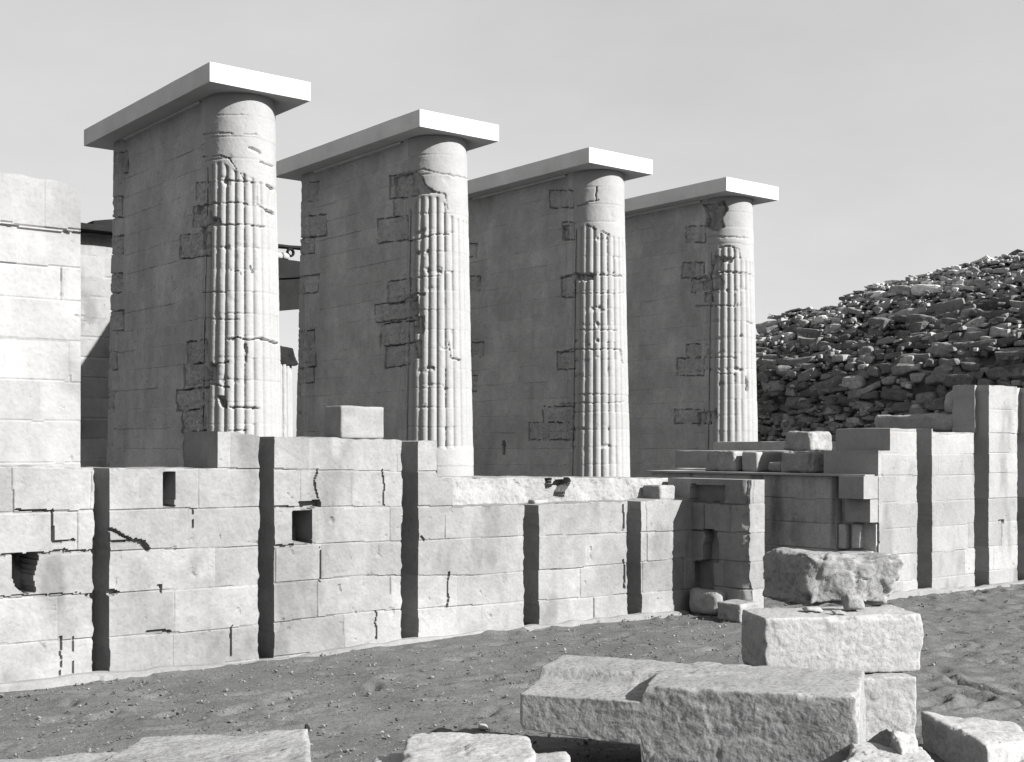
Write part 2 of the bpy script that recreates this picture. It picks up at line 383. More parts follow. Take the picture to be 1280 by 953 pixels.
# ------------------------------------------------------------------ the front enclosure wall with its narrow recesses
def S0(px): return on_d(px, 700, 0.0)[0]
_cs = np.array([-0.7, 0.9, 2.3, 3.6, 6.2])
_cz = np.array([[-.3, -.3, -.3, -.3, -.3], [0, 0, 0, 0, -.01], [.31, .268, .306, .26, .215], [.634, .598, .612, .531, .545], [.939, .915, .897, .874, .834],
                [1.239, 1.227, 1.203, 1.167, 1.164], [1.567, 1.538, 1.503, 1.48, 1.46], [1.9, 1.83, 1.782, 1.77, 1.75], [2.3] * 5])
def front_courses(S): return [np.interp(S, _cs, r) for r in _cz]
def front_top(ss):
    s = ss; z = np.interp(s, [-0.7, 0.0, 0.97], [1.572, 1.548, 1.538])
    z = np.where(s > S0(272), np.interp(s, [0.97, 1.34, 2.8], [1.832, 1.80, 1.765]), z)
    z = np.where(s > S0(546), 1.43, z)
    z = np.where(s > S0(565), 1.163, z)
    return z + 0.004 * np.sin(s * 13) + 0.003 * np.sin(s * 41)
fw = empty('niched_wall', 2.8, 0.5)
tag(fw, 'long low niched limestone wall with dark narrow slots in front of the columns', 'wall')
slots = [(S0(118), S0(136.5)), (S0(325), S0(342.5)), (S0(503), S0(522.5)), (S0(656), S0(673.5)), (S0(785), S0(801.5))]
holes = [([(15, 694), (40, 690), (49, 692), (47, 705), (40, 722), (44, 741), (30, 742), (20, 733), (15, 722)], 0.40),
         (rect(203, 590, 218.5, 633), 0.2),
         ([(366, 640), (389, 637), (390, 680), (366, 677)], 0.30), ([(374, 628), (399, 624), (401, 633), (378, 638)], 0.09),
         ([(105, 742), (118, 740), (140, 735), (150, 741), (138, 744), (120, 748), (108, 747)], 0.06),
         ([(170, 673), (181, 676), (188, 686), (184, 690), (176, 683), (165, 677)], 0.06)]
cracks = [([(20, 638), (66, 639)], 1.6, 0.045), ([(65, 638), (66, 678), (92, 675)], 1.4, 0.04), ([(0, 695), (60, 691), (118, 688)], 1.3, 0.03),
          ([(64, 690), (80, 687), (92, 690)], 1.3, .03), ([(137, 662), (150, 668), (165, 675)], 1.6, 0.05), ([(136, 677), (160, 677), (172, 675)], 1.4, 0.04),
          ([(185, 790), (212, 789)], 1.6, 0.04), ([(396, 588), (394, 602), (397, 622)], 0.8, 0.03), ([(345, 634), (366, 635)], 1.2, .03),
          ([(345, 684), (365, 682)], 1.5, .03), ([(400, 682), (400, 727)], 0.8, 0.025), ([(479, 588), (479, 631)], 0.8, 0.025),
          ([(289, 782), (289, 821)], 0.9, 0.03), ([(240, 637), (241, 660)], 0.9, .025), ([(76, 797), (76, 845)], 1.1, .03), ([(91, 797), (91, 846)], 0.9, .025),
          ([(779, 632), (779, 662)], 1.2, .03), ([(780, 701), (781, 736)], 1.2, .03), ([(560, 716), (560, 760)], 0.9, .03), ([(470, 764), (470, 800)], 0.9, .03),
          ([(198, 733), (202, 733), (202, 741)], 1.3, .04), ([(525, 670), (530, 675)], 1.5, .04), ([(0, 746), (100, 742)], 0.9, .02)]
relief_wall('wall', -0.72, 6.40, 0.0, 0.62, front_top, front_courses, M_old, fw, 11, step=0.0095, slots=slots, holes=holes, cracks=cracks,
            steps=(S0(272), S0(546), S0(565)))
# footing course, half buried
def footing(parent, s0, s1, d, seed, z_of):
    ss = np.arange(s0, s1, 0.03); rng = np.random.RandomState(seed); prof = []
    prot = 0.085 + 0.03 * vn(np.stack([ss * 2.5, 0 * ss, 0 * ss], -1), seed); js = np.floor(ss / 0.62); prot += 0.02 * np.sin(js * 7.1)
    z = z_of(ss) + 0.012 * vn(np.stack([ss * 6, 0 * ss, 0 * ss], -1), seed + 2)
    rows = [W(ss, d + 0.02, z + 0.012), W(ss, d - prot * 0.55, z + 0.008), W(ss, d - prot, z - 0.008), W(ss, d - prot - 0.01, z - 0.15), W(ss, d + 0.02, z - 0.15)]
    V = np.stack(rows, 1); return mesh('footing', V.reshape(-1, 3), grid_faces(len(ss), 5), M_old, parent, np.full(len(ss) * 5, 0.95))
footing(fw, -0.7, 6.2, 0.0, 5, lambda s: np.interp(s, [-0.7, 0, .7, 1.0, 1.5, 2, 2.8, 3.5, 5, 6.2], [.035, .03, .015, -.015, -.02, .005, .02, .015, .012, .0]))

# rough core behind the low stretch of the front wall
def core_mass(name, s0, s1, d0, d1, zt, parent, seed, holes=(), mat=None, zb=0.9, lean=0.12):
    ss = axis_samples(s0, s1, 0.014); nv = 48; t = np.linspace(0, 1, nv)
    S = np.repeat(ss[:, None], nv, 1); T = np.repeat(t[None, :], len(ss), 0)
    ztop = zt(ss)[:, None]; Z = zb + (ztop - zb) * np.minimum(1, T * 1.35); Dd = np.where(T * 1.35 <= 1, d0 + lean * (Z - zb) / 0.5, 0)
    over = np.clip((T - 1 / 1.35) / (1 - 1 / 1.35), 0, 1); Dd = np.where(T * 1.35 > 1, d0 + lean * (ztop - zb) / 0.5 + (d1 - d0 - lean) * over, Dd)
    P = W(S, Dd, Z); P0 = np.stack([S, Z, Dd], -1)
    X, Y = PX(P); dep = 0.035 * fbm(P0, 6, seed, 4) + 0.02 * np.abs(fbm(P0, 17, seed + 4, 3))
    Xn, Yn = X + 3 * vn(P0 * 9, 1), Y + 3 * vn(P0 * 9, 2)
    for poly, dp in holes:
        dep = np.where(inpoly(Xn, Yn, poly), dp, dep)
    wall_part = (over <= 0)
    V = W(S, Dd + dep * wall_part, Z + np.where(over > 0, 0.012 * fbm(P0, 8, seed + 9, 3), 0))
    V = V.reshape(-1, 3); nu = len(ss)
    a = np.arange(nu * nv).reshape(nu, nv)
    back = W(ss, d1, zb); n0 = len(V); V = np.vstack([V, back]); bi = n0 + np.arange(nu)
    F_ = [grid_faces(nu, nv), np.stack([a[:-1, -1], a[1:, -1], bi[1:], bi[:-1]], -1)]
    m = mesh(name, V, np.vstack(F_), mat or M_core, parent, 1 + 0.15 * fbm(V, 4, seed, 3))
    return m
core_mass('rubble_core', 3.22, 6.55, 0.30, 1.3, lambda s: np.interp(s, [3.2, 3.6, 6.6], [1.425, 1.42, 1.365]) + 0.004 * np.sin(s * 9), fw, 21,
          holes=[([(684, 597), (692, 597), (690, 612), (683, 613)], 0.12), ([(690, 612), (697, 600), (712, 598), (708, 608), (705, 620), (692, 618)], 0.16),
                 ([(822, 625), (832, 612), (845, 600), (862, 598), (862, 628)], 0.24)])
# loose blocks standing on the front wall
o = rough_block('loose_block', box_sd(S0(428), S0(482), 0.02, 0.30, 1.779, 2.055), M_old, None, 5, rnd=0.012, amp=0.008, cell=0.018)
tag(o, 'single squared block standing alone on top of the low wall, left of the second column', 'block')
o = rough_block('fallen_stone', box_sd(5.99, 6.22, 0.10, 0.38, 1.15, 1.31), M_core, None, 8, rnd=0.03, amp=0.015, cell=0.02)
tag(o, 'small rough stone lying on the wall top in the shaded doorway corner', 'stone')
p = W(4.27, 0.17, 1.165)
o = rough_block('fallen_stone', box_sd(4.33, 4.50, 0.14, 0.25, 1.150, 1.20), M_tall, None, 9, rnd=0.02, amp=0.014, cell=0.012)
tag(o, 'small white stone lying on the wall ledge below the third column', 'stone')

# doorway jamb projecting from the front wall
jm = empty('door_jamb', 6.5, -0.4)
tag(jm, 'short return wall of the doorway, shaded face with a ragged sunlit front edge', 'wall')
def jamb():
    s0, s1, dF = 6.36, 6.615, -0.76
    dd = axis_samples(dF, 0.35, 0.012); zz = np.arange(-0.1, 1.385, 0.012)
    D_, Z = np.meshgrid(dd, zz, indexing='ij'); P0 = np.stack([D_, Z, 0 * Z + 5], -1)
    dep, tone = ashlar(D_, Z, lambda q: [0 * q + v for v in (-.3, .0, .27, .55, .84, 1.13, 1.5)], 77, 0.25, 0.6, 0.02)
    X, Y = PX(W(s0, D_, Z))
    Xn, Yn = X + 2.5 * vn(P0 * 9, 1), Y + 2.5 * vn(P0 * 9, 2)
    for poly, dp in [(rect(880, 663, 898, 702), .13), (rect(862, 702, 892, 745), .15), (rect(863, 606, 906, 628), .12)]:
        dep = np.where(inpoly(Xn, Yn, poly), dp, dep)
    rag = np.maximum(0, 0.05 + 0.07 * fbm(P0, 5, 6, 4)) * sst(-0.66 + 0.05 * vn(P0 * 5, 8), -0.76, D_)
    dep = dep + rag
    g1 = W(s0 + dep, D_, Z)
    ss = axis_samples(s0, s1, 0.012); S_, Z2 = np.meshgrid(ss, zz, indexing='ij'); P2 = np.stack([S_, Z2, 0 * Z2], -1)
    dep2, tone2 = ashlar(S_, Z2, lambda q: [0 * q + v for v in (-.3, .0, .27, .55, .84, 1.13, 1.5)], 78, 0.6, 0.9, 0.008)
    edge = sst(0.05, 0.0, S_ - s0); rf = dep[0][None, :]
    g2 = W(s0 + rf + (S_ - s0) * (s1 - s0 - rf) / (s1 - s0), dF + dep2 * (1 - edge), Z2)
    n1 = g1.shape[0] * g1.shape[1]
    V = np.vstack([g1[::-1].reshape(-1, 3), g2.reshape(-1, 3)])
    Fq = [grid_faces(len(dd), len(zz)), grid_faces(len(ss), len(zz), n1)]
    # right face, top, back
    n2 = len(V); ex = np.array([W(s1, dF, -.1), W(s1, .35, -.1), W(s1, .35, 1.376), W(s1, dF, 1.376), W(s0 + .06, dF + .01, 1.376), W(s0 + .01, .35, 1.376), W(s0, .35, -.1)])
    V = np.vstack([V, ex]); Fq.append(np.array([[n2, n2 + 1, n2 + 2, n2 + 3], [n2 + 4, n2 + 3, n2 + 2, n2 + 5], [n2 + 1, n2 + 6, n2 + 5, n2 + 2]]))
    return mesh('wall', V, np.vstack(Fq), M_old, jm, np.concatenate([tone[::-1].ravel(), tone2.ravel(), np.ones(7)]))
jamb()
o = rough_block('fallen_stone', box_sd(6.05, 6.36, -0.93, -0.62, -0.02, 0.17), M_core, None, 18, rnd=0.02, amp=0.02, cell=0.02, pits=0.03)
tag(o, 'low pitted stone at the foot of the doorway jamb, its front in sun', 'stone')
o = rough_block('fallen_stone', box_sd(6.20, 6.37, -0.50, -0.08, -0.02, 0.24), M_core, None, 19, rnd=0.08, amp=0.04, cell=0.025)
tag(o, 'dark lump of stone sitting in the shaded doorway corner', 'stone')

# ------------------------------------------------------------------ right-hand niched wall and passage
def S1(px): return on_d(px, 700, -0.7)[0]
rw = empty('niched_wall', 10.2, -0.3)
tag(rw, 'niched limestone wall at the right edge, stepping up beyond the doorway gap', 'wall')
_rz = [-.3, 0.0, .17, .476, .78, 1.07, 1.375, 1.625, 1.88, 2.17, 2.6]
def right_top(s):
    z = np.full(s.shape, 0.56)
    z = np.where(s > S1(1098), .86, z); z = np.where(s > S1(1088), .86, z)
    z = np.full(s.shape, 1.126)
    return z
def rt(s):
    z = np.where(s < S1(1113), 1.67, 1.92); z = np.where(s > S1(1166), 1.885, z)
    return z + 0.004 * np.sin(s * 17)
relief_wall('wall', S1(1098), 14.2, -0.7, 0.75, rt, lambda q: [0 * q + v + 0.006 * np.sin(q * 3) for v in _rz], M_tall, rw, 31, step=0.0125,
            slots=[(S1(1147), S1(1165)), (S1(1218.5), S1(1236)), (S1(1272), S1(1290)), (12.6, 12.95)], slot_depth=0.32,
            holes=[([(1085, 655), (1098, 655), (1098, 688), (1085, 688)], 0.12), (rect(1247, 650, 1254, 655), .05), (rect(1270, 508, 1276, 513), .05)],
            steps=(S1(1113), S1(1166)), lmin=0.5, lmax=1.3, groove=0.005)
relief_wall('upper_wall', S1(1218.5), 14.2, -0.7, 0.30, lambda q: 2.475 + 0.004 * np.sin(q * 17), lambda q: [0 * q + v + 0.006 * np.sin(q * 3) for v in _rz], M_tall, rw, 31, step=0.0125,
            slots=[(S1(1219), S1(1236)), (S1(1272), S1(1290)), (12.6, 12.95)], slot_depth=0.16, holes=[(rect(1270, 508, 1276, 513), .05)], lmin=0.5, lmax=1.3, groove=0.005, z0=1.884)
footing(rw, 8.4, 13.5, -0.7, 7, lambda s: np.interp(s, [8, 9.3, 9.9, 10.6, 11.2, 14], [.06, .05, .03, .0, .0, -.01]))
# facing courses left of the clean corner, broken back course by course
cb = [(0.56, 0.0, 1072), (0.86, 0.56, 1089), (1.12, 0.86, 1081), (1.385, 1.12, 1075)]
for (z1, z0, px), sd in zip([(0.53, -0.1, 1073), (1.125, 0.865, 1088), (1.385, 1.13, 1080)], (41, 43, 44)):
    rough_block('corner_stone', box_sd(S1(px), S1(1098) + 0.03, -0.697, -0.36, z0, z1), M_old, rw, sd, rnd=0.004, amp=0.004, cell=0.031)
rough_block('corner_stone', box_sd(8.62, 9.2, -0.68, -0.1, 0.0, 1.38), M_side, rw, 45, rnd=0.01, amp=0.01, cell=0.04)
# block lying along the top, in front of the high stretch
rough_block('core_stone', box_sd(10.60, 10.95, -0.52, 0.75, 1.905, 2.13), M_core, rw, 46, rnd=0.04, amp=0.035, cell=0.03)
rough_block('core_stone', box_sd(10.66, 11.1, -0.42, -0.22, 2.12, 2.42), M_core, rw, 47, rnd=0.06, amp=0.05, cell=0.03)
# passage side wall (shaded), lower tier with a straight coping line
pw_ = empty('passage_wall', 8.7, 0.8)
tag(pw_, 'shaded streaked side wall of the passage beyond the doorway, with gaps near its corner', 'wall')
def passage():
    s = 8.50; dd = axis_samples(-0.22, 2.75, 0.014); zz = np.arange(-0.1, 1.372, 0.014)
    D_, Z = np.meshgrid(dd[::-1], zz, indexing='ij'); P0 = np.stack([D_, Z, 0 * Z], -1)
    dep, tone = ashlar(D_, Z, lambda q: [0 * q + v for v in (-.3, .0, .27, .53, .82, 1.10, 1.5)], 61, 0.5, 1.0, 0.012)
    streak = sst(0.1, 0.6, fbm(P0 * np.array([1, 0.12, 1]), 5, 3, 3)) * sst(0.3, 0.9, Z); tone *= 1 - 0.55 * streak
    g1 = W(s + dep, D_, Z).reshape(-1, 3); n0 = len(g1)
    ex = np.array([W(s, -.22, -.1), W(9.2, -.22, -.1), W(9.2, -.22, 1.372), W(s, -.22, 1.372), W(s, 2.75, 1.372), W(9.2, 2.75, 1.372), W(9.2, 2.75, -.1)])
    V = np.vstack([g1, ex]); Fq = np.vstack([grid_faces(len(dd), len(zz)), [[n0, n0+1, n0+2, n0+3], [n0+3, n0+2, n0+5, n0+4], [n0+1, n0+6, n0+5, n0+2]]])
    return mesh('wall', V, Fq, M_side, pw_, np.concatenate([tone.ravel(), np.full(7, 1.1)]))
passage()
mesh('coping', np.array([W(8.44, -0.66, 1.376), W(9.15, -0.66, 1.376), W(9.15, 2.8, 1.376), W(8.44, 2.8, 1.376),
                         W(8.44, -0.66, 1.40), W(9.15, -0.66, 1.40), W(9.15, 2.8, 1.40), W(8.44, 2.8, 1.40)]),
     [(0, 3, 2, 1), (4, 5, 6, 7), (0, 1, 5, 4), (1, 2, 6, 5), (2, 3, 7, 6), (3, 0, 4, 7)], M_tall, pw_, np.ones(8))
# broken facing between passage wall and corner
for i, (d0, d1, z0, z1, s0) in enumerate([(-.60, -.50, -.1, .53, 8.5), (-.66, -.24, 1.11, 1.37, 8.62), (-.52, -.40, .56, .84, 8.55), (-.5, -.22, .84, 1.1, 8.9),
                                          (-.66, -.22, -.1, .54, 8.56), (-.34, -.24, .55, .83, 8.52), (-.66, -.56, .84, 1.1, 8.66)]):
    rough_block('broken_facing', box_sd(s0, s0 + 0.5, d0, d1, z0, z1), M_side, pw_, 90 + i, rnd=0.012, amp=0.012, cell=0.02)
# second and third tiers of broken core blocks
tier = [('second', [(-.55, -.05, 8.66), (-.03, .06, 8.70), (.28, .74, 8.70), (.76, .98, 8.74), (1.45, 1.95, 8.66)], 1.402, 1.655),
        ('third', [(-.66, -.30, 9.0), (-.22, .0, 9.1), (.05, .14, 9.2), (.52, .95, 9.0)], 1.66, 1.90)]
desc = {('second', 0): 'long grey core block directly left of the right wall corner, resting on the coping', ('second', 1): 'narrow core block wedged beside the long grey one on the coping',
        ('second', 2): 'squared grey core block midway along the passage coping', ('second', 3): 'broken rounded core block tapering off on the coping, left of the squared one',
        ('second', 4): 'shaded core block standing against the foot of the fourth column',
        ('third', 0): 'topmost squared grey block left of the bright wall corner', ('third', 1): 'shaded rounded block next to the topmost squared block',
        ('third', 2): 'thin slab of stone between rounded core blocks on the upper tier', ('third', 3): 'pale rounded block at the left end of the upper tier'}
for nm, bl, z0, z1 in tier:
    for i, (d0, d1, s0) in enumerate(bl):
        o = rough_block('core_block', box_sd(s0, s0 + 0.42, d0, d1, z0, z1 - (0.12 if i == 3 and nm == 'second' else 0)), M_core, None, 120 + i * 3 + len(nm),
                        rnd=0.03 if i in (1, 3) else 0.012, amp=0.035 if i in (1, 3) else 0.018, chips=0.05, pits=0.03, cell=0.022)
        tag(o, desc[(nm, i)], 'block', 'core blocks stacked along the passage wall')
# backing mass of those tiers, stepped and sunlit
bk = empty('stepped_masonry', 10, 0.8); tag(bk, 'bright stepped masonry behind the grey core blocks of the passage', 'wall')
rough_block('cross_step', box_sd(8.74, 9.6, 1.14, 1.40, 1.40, 1.655), M_tall, bk, 144, rnd=0.03, amp=0.01, cell=0.02)
rough_block('lower_step', box_sd(9.16, 10.6, 0.06, 3.0, 0, 1.42), M_tall, bk, 141, rnd=0.01, amp=0.006, cell=0.06)
rough_block('middle_step', box_sd(9.62, 11.2, 0.42, 3.4, 1.40, 1.66), M_tall, bk, 142, rnd=0.01, amp=0.006, cell=0.05)
rough_block('upper_step', box_sd(9.60, 11.2, -.02, 0.25, 1.40, 1.88), M_tall, bk, 143, rnd=0.01, amp=0.006, cell=0.05)
lw = empty('low_parapet', 12, 3); tag(lw, 'low grey parapet of two long stones before the rubble bank', 'wall')
for i, (d0, d1) in enumerate([(-.6, 1.4), (1.41, 3.2), (3.21, 5.2)]):
    rough_block('parapet_stone', box_sd(12.4, 12.9, d0, d1, 0, 1.80), M_side, lw, 150 + i, rnd=0.01, amp=0.006, cell=0.08)

# ------------------------------------------------------------------ tall wall at the left
lt = empty('tall_wall', -1.5, 0.7)
tag(lt, 'tall pale limestone wall with rounded top corner at the left edge', 'wall')
def lt_top(s):
    z = np.interp(s, [-3, -0.6, -0.35, -0.12, -0.04, 0.0], [3.80, 3.71, 3.70, 3.685, 3.66, 3.58]); return z + 0.006 * np.sin(s * 23)
relief_wall('wall', -3.0, -0.005, 0.30, 1.4, lt_top, lambda q: [0 * q + v for v in (0, 1.0, 1.3, 1.585, 1.9, 2.2, 2.5, 2.8, 3.05, 3.325, 3.9)], M_tall, lt, 51, step=0.012,
            cracks=[([(0, 281), (40, 288), (100, 292)], 1.3, 0.03), ([(0, 277), (40, 284), (100, 288)], 1.0, 0.012)], lmin=0.5, lmax=1.1, groove=0.006, z0=1.0)
rough_block('wall_base', box_sd(-3.0, -0.01, 0.63, 1.7, -0.05, 1.1), M_tall, lt, 52, rnd=0.01, amp=0.005, cell=0.08)
# far enclosure wall seen between the tall wall and the first pier
fa = empty('rear_wall', 3.2, 13.3)
tag(fa, 'bright rear wall seen in the gap between the tall left wall and first pier', 'wall')
relief_wall('wall', 1.5, 5.25, 13.0, 0.9, lambda s: 5.48 + 0.09 * (s - 4.4) + 0 * s, lambda q: [0 * q + v for v in np.arange(-.3, 6.5, 0.36)], M_tall, fa, 53, step=0.03, groove=0.012, lmin=.6, lmax=1.2)
def beam(name, p0, p1, wd, ht, mat, parent=None):
    p0, p1 = np.array(p0, float), np.array(p1, float); e = p1 - p0; n = np.array([-e[1], e[0], 0]); n = n / np.linalg.norm(n) * wd / 2; u = np.array([0, 0, ht])
    c = [p0 - n, p1 - n, p1 + n, p0 + n, p0 - n + u, p1 - n + u, p1 + n + u, p0 + n + u]
    return rough_block(name, c, mat, parent, 7, rnd=0.01, amp=0.008, cell=0.12)
r0, r1 = on_d(92, 288, 12.9), on_d(140, 291, 12.9)
o = beam('timber_beam', W(r0[0], 12.9, r0[1] + .0), W(r1[0] + .3, 12.9, r1[1] - .03), 0.5, 0.11, M_dark); tag(o, 'dark timber beam lying flat along the rear wall top', 'beam')
r2, r3 = on_d(112, 283, 13.5), on_d(142, 282, 13.5)
o = beam('timber_beam', W(r2[0], 13.5, r2[1] - .05), W(r3[0] + .3, 13.5, r3[1] + 0.02), 0.4, 0.13, M_dark); tag(o, 'dark timber beam rising towards the pier above the flat one', 'beam')

# ------------------------------------------------------------------ the four piers
SL = [(3.461, 5.417), (6.746, 5.60), (10.15, 5.79), (13.535, 5.915)]
ORD = ['first and tallest-looking', 'second', 'third', 'fourth']
ZT = 6.25
reed_top = [[(225, 240), (245, 228), (255, 215), (262, 207), (279, 203), (281, 206), (300, 216), (325, 228), (350, 238)],
            [(480, 262), (518, 262), (520, 250), (530, 246), (548, 247), (558, 258), (559, 268), (600, 285)],
            [(690, 300), (722, 286), (732, 281), (742, 284), (748, 292), (792, 300)],
            [(870, 320), (893, 316), (900, 310), (914, 308), (924, 313), (926, 322), (950, 332)]]
rest_x = [318, 562, 765, 926]
patches = [[(143,190,160,217),(140,246,153,272),(138,296,154,318),(137,342,153,367),(134,389,154,414),(133,440,146,463),(128,490,142,512),
            (245,228,262,256),(241,257,262,283),(225,292,262,322),(234,426,258,455),(230,455,258,486),(221,486,258,512),(228,512,256,540),(230,540,254,585)],
           [(487,218,520,247),(492,247,505,271),(472,272,510,302),(484,350,520,378),(469,378,520,403),(475,403,517,431),(482,431,518,458),
            (373,228,398,252),(371,270,408,297),(371,297,393,318),(370,345,398,367),(368,414,393,435),(366,437,395,460),(365,460,392,480)],
           [(687,238,717,260),(703,278,718,300),(702,345,718,372),(696,440,718,462),(678,508,718,528),(661,528,718,550),
            (586,305,596,322),(588,345,600,365),(588,428,605,446),(588,470,596,490)],
           [(857,283,882,303),(852,328,880,348),(865,348,885,366),(846,448,880,470),(858,430,885,447),(843,512,880,530)]]
ccracks = [[([(255,168),(275,166),(300,167),(320,169)],0.8,.02), ([(253,196),(272,195),(287,198)],1.0,.03), ([(325,203),(341,208)],1.3,.03), ([(285,197),(296,211),(306,225)],0.9,.03),
            ([(278,224),(300,226),(318,228)],1.0,.03), ([(322,232),(322,255),(332,263)],0.9,.03), ([(333,263),(341,268)],3,.05), ([(333,232),(341,237)],2,.04), ([(253,258),(266,254),(300,254),(320,257)],1.0,.03),
            ([(258,281),(300,280),(330,284)],1.0,.03), ([(313,186),(325,191)],2.2,.03), ([(285,424),(297,422),(310,424),(335,425),(346,430)],1.8,.05), ([(307,431),(308,454)],1.6,.04),
            ([(288,509),(323,511)],1.9,.05), ([(312,332),(316,340)],1.5,.04), ([(288,338),(300,339),(303,345)],1.2,.03), ([(270,455),(285,453)],1.6,.04), ([(263,480),(285,484)],1.3,.03), ([(253,398),(300,400)],.8,.02), ([(253,366),(282,365)],1,.03), ([(285,538),(306,538)],1.0,.03)],
           [([(528,222),(532,232),(545,240),(557,243),(559,262)],1.1,.035), ([(500,218),(530,212),(590,225)],0.8,.02), ([(510,302),(545,292),(560,293)],1,.03), ([(495,380),(520,367),(530,368)],1.5,.04),
            ([(561,426),(563,448),(575,450)],1.4,.04), ([(520,348),(550,345)],.8,.02), ([(470,403),(500,400),(520,395)],1.2,.04)],
           [([(722,258),(740,252),(748,250)],1.2,.03), ([(733,281),(748,288),(762,294)],1.3,.04), ([(700,348),(718,343),(738,343),(778,346)],1.4,.04), ([(717,367),(780,367)],.8,.02), ([(720,413),(770,413)],.9,.02),
            ([(720,436),(776,437),(779,460)],1.1,.03), ([(700,441),(720,436)],1.3,.03), ([(745,250),(746,235)],1.0,.03), ([(700,505),(780,503)],.9,.02)],
           [([(870,350),(890,343),(905,340),(930,341),(938,343)],1.2,.04), ([(900,309),(914,308),(924,312)],1.0,.03), ([(932,471),(935,488)],2,.05), ([(935,403),(941,405)],1.5,.04), ([(886,447),(920,447)],1.,.03),
            ([(895,467),(920,468)],1.,.03), ([(885,297),(905,296),(935,298)],.9,.02), ([(870,383),(890,382),(925,383)],1.,.03), ([(894,512),(894,528)],1.3,.04)]]
choles = [[(rect(246,257,253,268),.05), (rect(252,284,258,312),.04), ([(262,271),(274,272),(276,279),(263,280)],.05), ([(263,452),(272,458),(270,470),(265,482),(260,474),(262,462)],.06), ([(270,495),(278,494),(283,503),(283,511),(276,508)],.06)],
          [([(492,222),(520,214),(528,222),(533,233),(545,240),(528,243),(506,250),(494,247)],.035), (rect(519,395,530,418),.05), (rect(512,372,522,395),.035), (rect(518,426,526,448),.04)],
          [([(718,343),(740,342),(742,350),(730,352),(718,349)],.05), (rect(628,551,631.5,568),.08), (rect(703,282,712,298),.03)],
          [([(878,256),(905,250),(910,262),(902,272),(906,284),(895,290),(880,283),(884,270)],.07), ([(876,352),(900,345),(905,352),(903,362),(878,364)],.04), ([(893,318),(905,325),(900,338),(885,345)],.05), ([(902,320),(918,322),(914,328),(904,328)],.04), (rect(880,366,892,378),.045), ([(872,516),(895,514),(893,530),(872,532)],.04)]]
def radius(Z): return 0.45 + 0.10 * (ZT - Z) / 4.75
def detail(k, P, Z, P0, dep, tone):
    X, Y = PX(P); j = 0.9
    Xn, Yn = X + j * vn(P0 * 12, 71), Y + j * vn(P0 * 12, 72)
    pat = np.zeros(X.shape, bool)
    for (x0, y0, x1, y1) in patches[k]:
        dx = (x1 - x0) / 2; dy = (y1 - y0) / 2; cx = (x0 + x1) / 2; cy = (y0 + y1) / 2
        sl = 0.12 * (k < 2)                       # courses fall away to the left in the picture
        qx = np.abs(Xn - cx) - dx; qy = np.abs(Yn - cy + sl * (Xn - cx)) - dy; q = np.maximum(qx, qy)
        ins = q < 0; pat |= ins
        uu = (X / (9.0 if k < 2 else 7.0)) % 1.0
        dep = np.where(ins, dep - 0.004 + 0.045 * np.abs(fbm(P0, 11, 73 + k, 3)) + 0.02 * (1 - np.sqrt(np.clip(1 - (2 * uu - 1) ** 2 * 0.94, 0, 1))), dep)
        wd = 0.9 if k < 2 else 0.75
        dep = np.where(np.abs(q) < wd * (0.55 + 1.3 * fbm(P0, 6, 75, 2)), dep + 0.04, dep); tone = np.where(ins, tone * (0.94 + 0.14 * fbm(P0, 9, 78, 3)), tone)
    for poly, dp in choles[k]: dep = np.where(inpoly(Xn, Yn, poly), dep + 1.7 * dp * (0.8 + 0.4 * vn(P0 * 14, 76)), dep)
    for pts, wd, dp in ccracks[k]: dep = np.where(segdist(Xn, Yn, pts) < wd * (0.75 + 0.9 * fbm(P0, 8, 77, 2)), dep + dp, dep)
    return dep, tone, pat, X, Y
